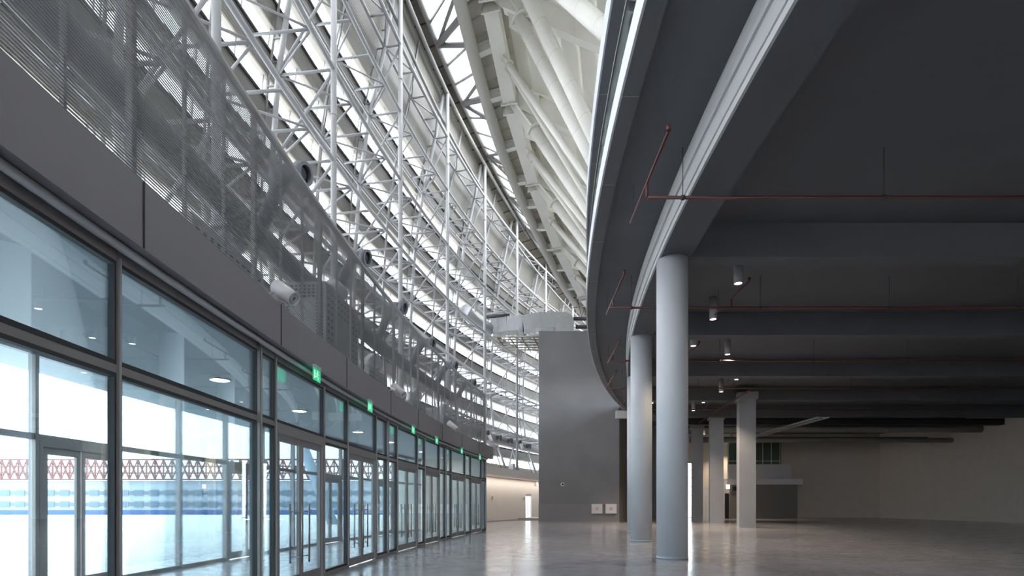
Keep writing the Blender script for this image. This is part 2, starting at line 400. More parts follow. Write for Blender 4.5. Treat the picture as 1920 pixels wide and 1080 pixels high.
for th in BEAMTH:
    if th < 0: continue
    c = pt(th, 87.8, 0)
    o = MB().box((c.x+16, c.y, 8.66), (31.2, .5, .92)).build('ceiling_beam', DARKCEIL); tag(o, bl[th], 'beam', 'parallel beams under the dark ceiling')
# ================================================================== CORE BLOCK
core = MB().prism([(2.18,43.5),(8.72,43.5),(10.1,46.3),(10.4,51.7),(16.5,51.7),(16.5,54),(6,54),(4.5,50)], 1.5, 15.6)
struct('wall_core', core, COREM)
struct('wall_core_dado', MB().prism([(2.16,43.49),(8.73,43.49),(10.12,46.3),(10.42,51.68),(16.52,51.68),(16.5,54),(6,54),(4.5,50)], 0.06, 1.5), COREL)
struct('baseboard_core', MB().prism([(2.14,43.46),(8.76,43.46),(8.76,43.6),(2.14,43.6)], 0, 0.07), mat('skirting', (0.35,0.35,0.37), 0.5))
struct('trim_core_side', MB().prism([(8.735,43.5),(8.75,43.49),(10.14,46.28),(10.12,46.3)], 0, 8.9), CORES)
o = MB().box((9.0,42.9,8.68), (1.3,.5,.6)).build('corbel_beam', COVE); tag(o, 'short pale beam end under the ceiling rim at the right edge of the core wall', 'beam')

# ================================================================== GLASS FACADE (R = 96)
RF = 96.0; ZF = 4.05; ZT = 2.84
END = 13.06
doors = [(0.55,1.85),(2.69,3.97),(5.14,6.5),(7.06,8.26),(9.36,10.75),(11.39,12.6)]
posts = [END, 8.81, 4.57, 0.2, -1.6, -3.4, -5.2, -7]
for a, c in doors: posts += [a, c]
posts = sorted(set(posts))
fth = frange(-7, END, .5)
def post(th, wd, dp, z0, z1, mb_, R=RF):
    mb_.box(pt(th, R, (z0+z1)/2), (dp, wd, z1-z0), (radial(th), tang(th), UP)); return mb_
fm = MB()
for p in posts:
    big = p in (END, 8.81, 4.57, 0.2); post(p, .09 if big else .055, .16 if big else .1, 0, ZF, fm)
fm.ring(fth, RF-.04, RF+.05, ZT-.04, ZT+.04); fm.ring(fth, RF-.04, RF+.05, ZF-.14, ZF)
struct('trim_curtain_wall', fm, ALU)
fk = MB()
for p in posts: post(p, .012, .02, 0.06, ZF-.1, fk, RF-.085 if p in (END,8.81,4.57,.2) else RF-.055)
struct('trim_mullion_cap', fk, ALUL)
def inner_glazing(a, c, lo, hi):
    global wn
    wn += 1; e = struct_empty('window_%d' % wn, pt((a+c)/2, RF, lo)); g_ = .022
    MB().ring([a+g_, c-g_], RF-.006, RF+.006, lo, hi).build('pane', GL, e)
    f = MB(); post(a+g_, .03, .07, lo, hi, f); post(c-g_, .03, .07, lo, hi, f)
    f.ring([a+g_, c-g_], RF-.035, RF+.035, lo, lo+.05); f.ring([a+g_, c-g_], RF-.035, RF+.035, hi-.04, hi); f.build('frame', FRAMED, e)
for a, c in zip(posts, posts[1:]):
    inner_glazing(a, c, ZT+.04, ZF-.14)
    if (a, c) not in doors: inner_glazing(a, c, 0.07, ZT-.04)
sk = MB()
for a, c in zip(posts, posts[1:]):
    if (a, c) not in doors: sk.ring([a, c], RF-.06, RF+.06, 0, .07)
struct('baseboard_left', sk, ALU)
def make_door(n_, a, c, R, ztop, gm, handles=True, fm_=ALU, inward=-1):
    e = struct_empty('door_%d' % n_, pt((a+c)/2, R, 0))
    f = MB(); post(a+.03, .06, .1, 0, ztop, f, R); post(c-.03, .06, .1, 0, ztop, f, R); f.ring([a+.03, c-.03], R-.05, R+.05, ztop-.1, ztop); f.build('frame', fm_, e)
    mid = (a+c)/2; w_ = .055
    for (x, y, s_) in ((a+.07, mid-.012, 1), (mid+.012, c-.07, -1)):
        lf = MB(); post(x+.02, .08, .05, .02, ztop-.1, lf, R); post(y-.02, .08, .05, .02, ztop-.1, lf, R)
        lf.ring([x, y], R-.025, R+.025, .02, .20); lf.ring([x, y], R-.025, R+.025, ztop-.22, ztop-.1)
        leaf = lf.build('door_leaf', fm_, e)
        MB().ring([x+.03, y-.03], R-.004, R+.004, .2, ztop-.22).build('pane', gm, leaf)
        if handles:
            hx = (y-.085) if s_ == 1 else (x+.085)
            for sd in (-1, 1):
                h = MB(); hr = R+sd*.11
                h.tube([pt(hx, hr, .40), pt(hx, hr, 1.5)], .018, 10)
                for zz in (.52, 1.36): h.tube([pt(hx, R, zz), pt(hx, hr, zz)], .010, 8)
                h.build('pull_handle', HANDLE, leaf)
    return e
for i, (a, c) in enumerate(doors): make_door(i+1, a, c, RF, ZT-.04, GL)
# outer line of the lobby
RO = 99.8
op = [-8+ k*1.05 for k in range(20)] + [END-.1]
fo = MB()
for p in op: post(p, .07, .12, 0, 4.0, fo, RO)
fo.ring(frange(-8, END, .7), RO-.05, RO+.05, 2.55, 2.65); fo.ring(frange(-8, END, .7), RO-.05, RO+.05, 3.93, 4.05)
struct('trim_lobby_front', fo, ALU)
k_ = 7
for i, (a, c) in enumerate(zip(op, op[1:])):
    wn += 1; e = struct_empty('window_%d' % wn, pt((a+c)/2, RO, 2.65))
    MB().ring([a+.03, c-.03], RO-.005, RO+.005, 2.65, 3.93).build('pane', GLO, e)
    if i % 3 == 2 and c > -1:
        make_door(k_, a+.02, c-.02, RO, 2.55, GLO, False); k_ += 1
    else:
        wn += 1; e = struct_empty('window_%d' % wn, pt((a+c)/2, RO, 0))
        MB().ring([a+.03, c-.03], RO-.005, RO+.005, .08, 2.55).build('pane', GLO, e)
        MB().ring([a+.03, c-.03], RO-.03, RO+.03, 0, .08).build('frame', ALU, e)
# lobby roof slab, fascia, end wall
struct('ceiling_lobby', MB().ring(frange(-8, END+.2, .7), 95.9, 101.3, 4.06, 4.68), mat('lobby_ceiling', (0.62,0.64,0.66), 0.8))
struct('trim_fascia_left', MB().ring(frange(-8, END+.45, .5), 95.72, 95.92, 4.05, 4.72), FASCIA)
js = MB()
for q in [-3.6,-1.6,.35,2.25,4.3,6.05,8.0,9.9,11.8]: js.box(pt(q, 95.715, 4.385), (.012,.02,.66), (radial(q), tang(q), UP))
struct('trim_fascia_joint', js, SEAM)
struct('trim_fascia_pipe', MB().tube([pt(q, 95.85, 4.0) for q in fth], .045, 10), STEEL)
struct('wall_lobby_end', MB().ring([END+.12, END+.3], 96.2, 101.4, 0, 4.06), BEIGE)
# beige curved wall beyond, ledge
BT = frange(END+.3, T1, .8)
da, dc = 28.15, 28.15+1.0
dth, dY = hit(991.5, 100.5); da, dc = dth-.42, dth+.42
struct('wall_beige', MB().ring(frange(END+.3, da, .8), 100.5, 100.7, 0, 4.0).ring(frange(dc, T1, .8), 100.5, 100.7, 0, 4.0).ring([da, dc], 100.5, 100.7, 2.45, 4.0), BEIGE)
struct('wall_left_base', MB().ring(frange(T0, -8, 1), 101.3, 101.5, 0, 4.1), BEIGE)
struct('trim_ledge', MB().ring(frange(END+.3, T1, .8), 99.2, 101.5, 3.78, 4.42), BEIGEL)
struct('trim_ledge_left', MB().ring(frange(T0, -8, 1), 99.2, 101.5, 4.06, 4.7), BEIGEL)
struct('baseboard_far', MB().ring(frange(END+.3, da, .8), 100.44, 100.5, 0, .1), mat('skirting', (0.35,0.35,0.37), 0.5))
make_door(k_, da, dc, 100.6, 2.45, GLO, False, WBOX); k_ += 1
for q, lb in ((hit(922, 100.5)[0], 'small orange call point box at the left end of the beige wall'), (hit(981.5, 100.5)[0], 'small orange call point box just left of the white glass door')):
    e = thing('call_point', pt(q, 100.42, 1.9), lb, 'call point', 'call points on the beige wall')
    MB().box(pt(q, 100.46, 2.0), (.08,.22,.28), (radial(q), tang(q), UP)).build('housing', mat('call_grey', (0.4,0.38,0.36), 0.5), e)
    MB().box(pt(q, 100.41, 2.08), (.03,.16,.12), (radial(q), tang(q), UP)).build('red_cover', mat('orange_cover', (0.7,0.2,0.06), 0.4), e)
# low platform in front of the far door
th_, _ = hit(991, 100.6)
o = MB().ring([hit(976, 100.2)[0], hit(1030,100.2)[0]], 98.2, 100.45, 0, .2).build('door_platform', mat('platform_concrete', (0.30,0.28,0.26), 0.7)); tag(o, 'low concrete step platform in front of the white door in the beige wall', 'platform')
q = hit(995.5, 101)[0]
o = MB().box(pt(q, 100.4, 3.55), (.2,.3,.3), (radial(q), tang(q), UP)).build('wall_light', WBOX); tag(o, 'small white box light high on the beige wall above the door', 'light')

for i, q in enumerate(frange(14.4, 32.4, 2)):  # invented fill lights, added only to brighten the beige wall
    e = thing('added_fill_strip', pt(q, 99.9, 3.78), 'added fill strip brightening the wall from under the beige ledge, %s from the left' % ORD[i], 'lamp', 'added fill strips under the ledge')
    MB().box(pt(q, 99.9, 3.79), (.10,3.4,.04), (radial(q), tang(q), UP)).build('housing', WBOX, e)
    ld = bpy.data.lights.new('fill_strip_light', 'AREA'); ld.shape = 'RECTANGLE'; ld.size = .08; ld.size_y = 3.4; ld.energy = 30; ld.color = (1,.93,.85)
    lo = bpy.data.objects.new('fill_strip_light', ld); COL.objects.link(lo); lo.parent = e; lo.location = (0,0,-.04)
    lo.rotation_euler = Matrix((tuple(radial(q)), tuple(-tang(q)), (0,0,1))).transposed().to_euler()
# invented lamps, added to the lobby ceiling to brighten the view through the glass
for i, (a, c) in enumerate(doors):
    q = (a+c)/2+.5; p = pt(q, 98.0, 4.055)
    e = thing('added_lobby_lamp', p, 'added round fill lamp in the lobby ceiling behind the glass, %s from the left' % ORD[i], 'lamp', 'added fill lamps in the lobby ceiling')
    MB().tube([p-UP*.02, p], .17, 20).build('lens', EMW, e); MB().hollow(p-UP*.03, p, .2, .17, 20).build('rim', WBOX, e)
    ld = bpy.data.lights.new('added_lobby_light', 'AREA'); ld.shape = 'DISK'; ld.size = .32; ld.energy = 26; ld.color = (1,.95,.88)
    lo = bpy.data.objects.new('added_lobby_light', ld); COL.objects.link(lo); lo.parent = e; lo.location = (0,0,-.035)
# ================================================================== SCREEN ABOVE FASCIA
ZM0, ZM1 = 4.74, 7.54
scr = thing('slatted_screen', pt(6, 96, 4.74), 'curved grey metal screen of fine horizontal slats standing on the grey fascia', 'screen')
sl = MB(); z = ZM0+.02; sth = frange(-7, END, .55)
while z < ZM1-.03:
    sl.sweep(sth, lambda th: [(95.945, z), (95.957, z), (95.957, z+.012), (95.945, z+.012)]); z += .034
sl.build('slats', SLAT, scr)
pb = [-6.3+1.62*k for k in range(12)]
for i, p in enumerate(pb + [END-.03]):
    post(p, .07, .07, ZM0, ZM1, MB(), 96.02).build('post', SPOST, scr)
for p in [x+d_ for x in pb for d_ in (.54, 1.08) if x+d_ < END]:
    post(p, .035, .04, ZM0, ZM1, MB(), 96.0).build('thin_post', SPOST, scr)
MB().ring(frange(-7, END, .5), 95.93, 96.03, ZM1, ZM1+.06).build('top_rail', ALU, scr)
MB().ring(frange(-7, END, .5), 95.93, 96.03, ZM0-.02, ZM0+.02).build('bottom_rail', ALU, scr)
# side return of the screen
sr = MB(); z = ZM0+.02
while z < ZM1-.05: sr.beam(pt(END, 96.05, z), pt(END, 99.0, z), .02, .015); z += .06
sr.build('side_slats', SLAT, scr)

# machines on the lobby roof
def ahu(th, R, L, W, H, label, louv=False):
    ax = (radial(th), tang(th), UP); c = pt(th, R, 4.7)
    e = thing('air_handling_unit', c, label, 'machine', 'air handling units behind the slatted screen')
    MB().box(c+UP*(H/2+.1), (W, L, H), ax).build('casing', MACH, e)
    MB().box(c+UP*.05, (W*.9, L*.95, .1), ax).build('base_frame', FRAMED, e)
    lv = MB(); k = 0
    for zz in frange(.35, H-.1, .16):
        for yy in frange(-L/2+.15, L/2-.15, .22):
            if abs(yy) > L*.28 or zz > H-.45: lv.box(c+UP*zz-radial(th)*(W/2+.004)+tang(th)*yy, (.01,.09,.05), ax)
    for zz in frange(.3, H, .085):
        for rr_ in frange(-W/2+.1, W/2-.1, .1):
            if louv and (abs(rr_) > W*.30 or zz > H-.28): lv.box(c+UP*zz-tang(th)*(L/2+.004)+radial(th)*rr_, (.055,.01,.045), ax)
    lv.build('perforation', BLACK, e)
    MB().tube([c+UP*(H+.1)+tang(th)*.4, c+UP*(H+.5)+tang(th)*.4, c+UP*(H+.75)+tang(th)*.8, c+UP*(H+.75)+tang(th)*1.3], .22, 14).build('duct_outlet', GALV, e)
ahu(1.2, 97.9, 2.4, 1.2, 1.55, 'grey perforated machine casing at the near left behind the slatted screen')
ahu(3.5, 97.15, 2.2, 1.15, 2.05, 'second grey machine casing from the left, tallest one, with a perforated border', True)
ahu(6.6, 98.0, 1.8, 1.1, 1.5, 'third grey machine casing from the left, above the doors of the middle bay')
ahu(9.4, 98.0, 1.8, 1.1, 1.2, 'fourth grey machine casing, near the far end of the screen')
ahu(11.9, 98.0, 1.6, 1.1, 1.3, 'farthest grey machine casing, beside the end of the screen')
# supply duct + nozzles
dn = thing('supply_duct', pt(6, 97.6, 4.7), 'long dark round air duct on props running behind the slatted screen', 'duct')
MB().tube([pt(q, 97.6, 7.35) for q in frange(-6, 12.6, .6)], .25, 14).build('duct_run', DARKDUCT, dn)
for q in (-4, 0, 4.2, 8, 11.5): MB().tube([pt(q, 97.6, 4.7), pt(q, 97.6, 7.12)], .04, 8).build('prop', ALUL, dn)
NZ = [(570,326),(687,484),(757,577),(811,644),(854,686),(889,719)]
def nozzle(p, d, rad, label, stem=None):
    e = thing('jet_nozzle', p, label, 'nozzle', 'jet nozzles')
    d = Vector(d).normalized()
    MB().tube([p-d*.45, p-d*.1], [rad*.72, rad*.8], 18).build('neck', DARKDUCT, e)
    MB().hollow(p-d*.12, p+d*.06, rad, rad*.72, 20).build('collar', DARKDUCT, e)
    MB().tube([p-d*.08, p-d*.02], [rad*.7, rad*.5], 18).build('throat', BLACK, e)
    if stem is not None: MB().tube([stem, (stem+p-d*.45)/2+UP*.1, p-d*.42], rad*.6, 12).build('stem', DARKDUCT, e)
for i, (px, py) in enumerate(NZ):
    th, Y = hit(px, 96.6); z = 1.5+(945-py)*Y/1000; p = pt(th, 96.6, z)
    nozzle(p, Vector((.93,-.25,-.18)), .24, 'dark jet nozzle poking over the slatted screen, %s from the left' % ORD[i], pt(th, 97.55, 7.55))
# spotlight cans on the screen
def can(px, py, R, L, rad, label, d, face=False):
    th, Y = hit(px, R); p = pt(th, R, 1.5+(945-py)*Y/1000)
    e = thing('spotlight_can', p, label, 'spotlight', 'white can spotlights'); d = Vector(d).normalized()
    MB().hollow(p-d*L/2, p+d*L/2, rad, rad*.86, 22).build('can_body', WBOX, e)
    MB().tube([p-d*L*.49, p+d*L*.40], rad*.87, 22).build('core', LAMPW, e)
    MB().hollow(p+d*L*.40, p+d*L*.47, rad*.6, rad*.3, 16).build('reflector', STEEL, e)
    MB().tube([p-d*L*.2, p-d*L*.2+radial(th)*.18+UP*-.05, pt(th, 95.95, p.z-.25)], .025, 8).build('bracket', STEEL, e)
can(535, 549, 95.65, .42, .115, 'white can spotlight at the far left edge of the slatted screen', (.75,-.2,-.55))
can(747, 732, 95.65, .48, .11, 'white can spotlight mounted low on the middle of the slatted screen', (.75,-.3,-.62))
can(849, 799, 95.65, .52, .115, 'white can spotlight mounted near the far end of the slatted screen', (.75,-.3,-.62))
# exit signs
ES = [594,694,775,819,866,900]
for i, px in enumerate(ES):
    th, Y = hit(px, 95.66); c = pt(th, 95.66, 3.90); ax = (radial(th), tang(th), UP)
    e = thing('exit_sign', c+UP*.14, 'green glowing running-man exit sign over a glass door, %s from the left' % ORD[i], 'exit sign', 'exit signs over the facade doors')
    MB().box(c+UP*.15, (.06,.30,.05), ax).build('housing', ALUL, e)
    MB().box(c, (.014,.34,.22), ax).build('sign_plate', GREEN, e)
    pic = MB(); q = c-radial(th)*.0085
    T = tang(th)
    pic.box(q+UP*.065+T*.02, (.004,.035,.035), ax)
    for (a1, b1, a2, b2) in ((.01,.045,-.01,-.01),(-.01,-.01,.05,-.05),(.05,-.05,.03,-.085),(-.01,-.01,-.05,-.04),(-.05,-.04,-.09,-.035),(.01,.035,.06,.015),(.01,.035,-.05,.02)):
        pic.beam(q+T*a1+UP*b1, q+T*a2+UP*b2, .004, .018)
    pic.box(q-T*.115, (.004,.05,.15), ax); pic.build('pictogram', GREENW, e)

# ================================================================== STEEL TRUSS WALL
RM = 99.5
MAST = [-.96]+[3.04+4*k for k in range(9)]
LEV = [7.6, 11.05, 14.5, 17.95, 21.4, 24.8]
zbase = lambda th: 4.68 if th < END else 4.42
for i, th in enumerate(MAST):
    if th < 0: continue
    zt = lerp_tab(Z_MAST, th); p = pt(th, RM, zbase(th))
    lab = ['tall white round steel mast at the extreme left of the truss wall','tall white steel mast, leftmost one fully in view','tall white steel mast, second of those in view','tall white steel mast, third in view from the left','tall white steel mast rising right at the far end of the slatted screen','tall white steel mast, first one beyond the slatted screen end','tall white steel mast ending just left of the core wall top','tall white steel mast rising behind the rectangular duct','farthest tall white steel mast behind the balcony'][i-1]
    e = thing('steel_mast', p, lab, 'mast', 'masts of the truss wall')
    MB().tube([p, pt(th, RM, zt)], .112, 14).build('shaft', WHITE, e)
    fl = MB()
    for zz in (9.4, 16.2, 23.0): fl.tube([pt(th, RM, zz), pt(th, RM, zz+.05)], .128, 14)
    fl.build('collar', WHITE, e)
    for a, c in zip(LEV, LEV[1:]):
        MB().tube([pt(th, RM, c-.05), pt(th, lerp_tab(R_BACK, a), a+.08)], .055, 8).build('brace', WHITE, e)
    MB().tube([pt(th, RM, 7.5), pt(th, 100.4, zbase(th))], .06, 8).build('brace', WHITE, e)
    MB().tube([pt(th, RM, zt-.1), pt(th+.9, 100.1, zt-1.9)], .07, 8).build('brace', GREYPIPE, e)
    MB().box(p+UP*.03, (.4,.4,.06), (radial(th), tang(th), UP)).build('foot_plate', WHITE, e)
    # skin post behind
    po = thing('skin_post', pt(th, 100.6, zbase(th)), 'pale inclined steel post behind the truss, %s of its row from the left' % ORD[i-1], 'post', 'inclined posts behind the truss wall')
    zz = [zbase(th)]+[z_ for z_ in LEV]+[zt]
    MB().tube([pt(th, lerp_tab(R_BACK, z_), z_) for z_ in zz], .105, 12).build('post_tube', WHITE, po)
    rl = MB()
    for z_ in frange(zbase(th)+.2, zt-.5, .9):
        Rb = lerp_tab(R_BACK, z_)+.25; rl.box(pt(th, Rb, z_), (.36,.05,.05), (radial(th), tang(th), UP))
    rl.tube([pt(th+.02, lerp_tab(R_BACK, z_)+.42, z_) for z_ in zz], .05, 8)
    rl.build('bracket_rail', GREYPIPE, po)
    if th+2.4 > T1: continue
    # second rail set half way along the bay
    po = thing('mid_bay_rail', pt(th+2, 100.9, zbase(th)), 'thin twin rail, %s of the mid bay rails from the left' % ORD[i-1], 'post', 'mid bay rails of the outer skin')
    MB().tube([pt(th+2, lerp_tab(R_BACK, z_)+.15, z_) for z_ in zz], .05, 8).build('rail', WHITE, po)
    MB().tube([pt(th+2.22, lerp_tab(R_BACK, z_)+.30, z_) for z_ in zz], .045, 8).build('rail', GREYPIPE, po)
lvname = ['lowest','second lowest','third','fourth','fifth','highest']
for li, z in enumerate(LEV):
    Rb = lerp_tab(R_BACK, z)
    e = thing('ring_truss', pt(15, RM, z), 'curved white steel lattice ring truss, %s of the six stacked levels' % lvname[li], 'truss', 'curved ring trusses between the masts')
    t0 = -1.0 if li > 0 else 13.0
    if li == 0: t0 = 15.04
    tt = frange(t0, 36, 1.0)
    MB().tube([pt(q, RM, z) for q in tt], .088, 10).build('front_chord', WHITE, e)
    MB().tube([pt(q, Rb, z) for q in tt], .075, 8).build('back_chord', WHITE, e)
    q0 = 3.04-4 if li else 15.04; k = 0
    while q0 + k < 35.5:
        a = q0 + k
        MB().tube([pt(a, RM, z), pt(a, Rb, z)], .052, 8).build('rung', WHITE, e)
        if k % 2 == 0:
            pass
        else:
            MB().tube([pt(a, RM, z), pt(a-1, Rb, z)], .042, 7).build('diagonal', WHITE, e)
            MB().tube([pt(a, RM, z), pt(a+1, Rb, z)], .042, 7).build('diagonal', WHITE, e)
        k += 1
# slender sloping braces of the lower far bays and upper bays
for i, th in enumerate([19.04, 23.04]):
    MBx = MB().tube([pt(th+2, lerp_tab(R_BACK, 11.05), 11.05), pt(th+4, RM, 7.6)], .05, 8)
    o = MBx.build('sloping_brace', WHITE); tag(o, ['thin white sloping brace just beyond the screen end, between the two lowest ring trusses','thin white sloping brace beside the core wall, between the two lowest ring trusses'][i], 'brace', 'sloping braces')
# top chord through mast heads and pipe on skylight edge
o = MB().tube([pt(q, RM, lerp_tab(Z_MAST, q)-.05) for q in frange(-1, 36, 1)], .12, 10).build('head_chord', GREYPIPE); tag(o, 'grey steel pipe running along the heads of the masts', 'pipe')
o = MB().tube([pt(q, 99.0, lerp_tab(Z_SKY, q)-.12) for q in frange(-1, 36, 1)], .17, 12).build('skylight_edge_pipe', GREYPIPE); tag(o, 'thick grey pipe along the outer edge of the skylight strip', 'pipe')
o = MB().tube([pt(q, 99.72, lerp_tab(Z_MAST, q)-1.9) for q in frange(-1, 36, 1)], .09, 10).build('upper_back_chord', GREYPIPE); tag(o, 'grey pipe below the roof edge behind the mast heads', 'pipe')
# V struts across the skylight
for i, th in enumerate([10.6, 13.4, 15.9, 18.7, 21.3, 23.6, 26.2, 28.8, 31.5]):
    a = pt(th, 99.0, lerp_tab(Z_SKY, th)-.15)
    e = thing('skylight_strut_fan', a, 'fan of three grey pipes crossing the skylight strip, %s from the top left' % ORD[i], 'strut', 'pipe fans across the skylight')
    for d_, r_ in ((-2.7,.10),(-2.1,.17),(-1.3,.14)):
        q = th+d_; MB().tube([a, pt(q, 96.35, zedge(q)+.1)], r_, 12).build('pipe', GREYPIPE, e)

# ================================================================== BOWL STRUCTURE (cream)
NODE = [5.3, 8.3, 11.2, 14.0, 17.5, 21.5, 25.8]
zr = lambda th: lerp_tab(Z_RING, th)
o = MB().tube([pt(q, 96.3, zedge(q)) for q in frange(-6, 36.4, .8)], .33, 18).build('edge_pipe', mat('cream_grey_steel', (0.50,0.49,0.45), 0.5)); tag(o, 'thick curved cream pipe along the inner edge of the skylight strip', 'pipe')
rg = thing('ring_girder', pt(15, 94.9, 20), 'faceted cream box girder with bolted flanges carrying the ends of the big struts', 'girder')
for a, c in zip([2.0]+NODE, NODE+[34]):
    A, Bp = pt(a, 94.9, zr(a)+.1), pt(c, 94.9, zr(c)+.1); d = (Bp-A).normalized()
    A2, B2 = A+d*.25, Bp-d*.25
    seg = MB().beam(A2, B2, .74, .86); sg = seg.build('girder_segment', CREAM, rg)
    for E in (A2, B2):
        fl = MB().beam(E-d*.035, E+d*.035, .98, 1.10)
        for s_ in (-1, 1):
            for t_ in frange(-.36, .36, .12):
                sdv = d.cross(UP).normalized(); u = sdv.cross(d)
                fl.box(E+sdv*t_-u*.49, (.16,.04,.04), (d, sdv, u)); fl.box(E-sdv*.43+u*t_, (.16,.04,.04), (d, sdv, u))
        fl.build('bolted_flange', CREAM, sg)
for i, th in enumerate(NODE):
    z0 = zr(th); e = thing('raker_girder', pt(th, 94.9, z0), 'deep cream plate girder under the seating tier, %s from the top' % ORD[i], 'girder', 'raker girders of the seating tier')
    def rk(R, off): return pt(th, R, z0+.9-(94.4-R)*.6+off)
    w1 = MB().plate([rk(95.2,-.05), rk(86.5,-.05), rk(86.5,-1.25), rk(94.0,-1.35), rk(95.2,-.9)], .06, tang(th)); w1.build('web', CREAM, e)
    fb = MB().beam(rk(94.2,-1.33), rk(86.5,-1.25), .42, .05); fb.beam(rk(95.2,-.03), rk(86.5,-.03), .42, .05); fb.build('flange', CREAM, e)
    stf = MB()
    for R in (93.2, 90.7, 88.6): stf.beam(rk(R,-.05), rk(R,-1.27), .36, .03, radial(th))
    stf.build('stiffener', CREAM, e)
    if th < 11: continue
    # big strut
    a = pt(th, 94.4 if th < 12 else 94.75, z0+(1.0 if th < 12 else .3)); foot = pt(th, 88.0, 14.0); d = (foot-a).normalized(); s0 = a+d*2.4
    e = thing('raker_strut', foot, 'thick white pipe strut under the cream girder, %s from the top' % ORD[i], 'strut', 'thick pipe struts under the seating tier')
    pipe = MB().tube([s0, foot], .315, 26).build('pipe', CREAM, e)
    sm = MB(); L = (foot-s0).length
    for t_ in frange(1.2, L-.5, 1.3): sm.hollow(s0+d*t_, s0+d*(t_+.012), .3175, .31, 26)
    sm.build('weld_seam', mat('weld_grey', (0.52,0.51,0.48), 0.6), pipe)
    MB().hollow(s0-d*.05, s0+d*.03, .45, .25, 26).build('flange_ring', CREAM, e)
    up = tang(th).cross(d).normalized()
    gs = MB().plate([a-up*.15, a+up*.35, s0+up*.42, s0-up*.42], .05, tang(th))
    gs.plate([a-tang(th)*.3+up*.1, a+tang(th)*.3+up*.1, s0+tang(th)*.32, s0-tang(th)*.32], .04, up)
    gs.plate([s0-d*1.3, s0+up*.62, s0+d*.55+up*.33, s0+d*.4], .04, tang(th))
    gs.plate([s0-d*1.3, s0-up*.50, s0+d*.55-up*.33, s0+d*.4], .04, tang(th)); gs.build('gusset', CREAM, e)
# thinner struts from mid segment to neighbouring feet
for i, (a, c) in enumerate(zip(NODE, NODE[1:])):
    if a < 11: continue
    m_ = (a+c)/2; A = (pt(a, 94.75, zr(a))+pt(c, 94.75, zr(c)))/2
    for j, (q, r_, wd) in enumerate(((a, .17, 'thicker'), (c, .125, 'thinner'))):
        foot = pt(q, 88.05, 14.0+ (.3 if j else -.3)); st = A+tang(m_)*(.22 if j else -.22)-UP*.15; d = (foot-st).normalized(); s0 = st+d*.75
        e = thing('slender_strut', foot, '%s one of the slender strut pair between %s and %s thick strut' % (wd, ORD[i], ORD[i+1]), 'strut', 'slender strut pairs')
        MB().tube([s0, foot], r_, 16).build('pipe', CREAM, e)
        MB().hollow(s0-d*.03, s0+d*.02, r_*1.55, r_*.8, 18).build('flange_ring', CREAM, e)
        up = tang(m_).cross(d).normalized()
        g_ = MB().plate([st-up*.12, st+up*.2, s0+d*.35+up*r_*1.0, s0+d*.35-up*r_], .03, tang(m_)); g_.plate([st-tang(m_)*.15, st+tang(m_)*.15, s0+tang(m_)*r_, s0-tang(m_)*r_], .03, up); g_.build('gusset', CREAM, e)
for foot, lb in ((pt(11.1,88.0,14.8),'thick white pipe strut running beside the topmost thick strut, towards the balcony rim'),(pt(5.8,88.0,15.2),'thick white pipe strut crossing the top corner beside the balcony rim')):
    st = pt(10.0, 93.9, zr(10.0)+.15); d = (foot-st).normalized(); s0 = st+d*1.5
    e = thing('raker_strut', foot, lb, 'strut', 'thick pipe struts under the seating tier')
    pipe = MB().tube([s0, foot], .32, 26).build('pipe', CREAM, e); L = (foot-s0).length; sm = MB()
    for t_ in frange(1.0, L-.5, 1.6): sm.hollow(s0+d*t_, s0+d*(t_+.012), .3225, .31, 26)
    sm.build('weld_seam', mat('weld_grey', (0.52,0.51,0.48), 0.6), pipe)
    MB().hollow(s0-d*.05, s0+d*.03, .45, .25, 26).build('flange_ring', CREAM, e)
    MB().plate([pt(10,94.9,zr(10)-.2), pt(10,94.9,zr(10)+.6), st+UP*.5, s0+UP*.4, s0-UP*.4], .05, tang(10)).build('gusset', CREAM, e)
# bracket beams
BR = [5.4,7.3,9.0,10.9,12.4,13.8,15.8,17.5,18.9,20.4,21.9,23.5,25.2,27,28.8,30.6]
for i, th in enumerate(BR):
    a, c = pt(th, 95.15, zr(th)+.35), pt(th, 96.5, zedge(th)+.1)
    e = thing('bracket_beam', a, 'short cream bracket beam at the skylight edge, %s from the top' % ORD[i], 'beam', 'bracket beams at the skylight edge')
    MB().beam(a, c, .04, .5).build('web', CREAM, e)
    u = MB().beam(a-UP*.25, c-UP*.25, .34, .03); u.beam(a+UP*.25, c+UP*.25, .34, .03); u.build('flange', CREAM, e)

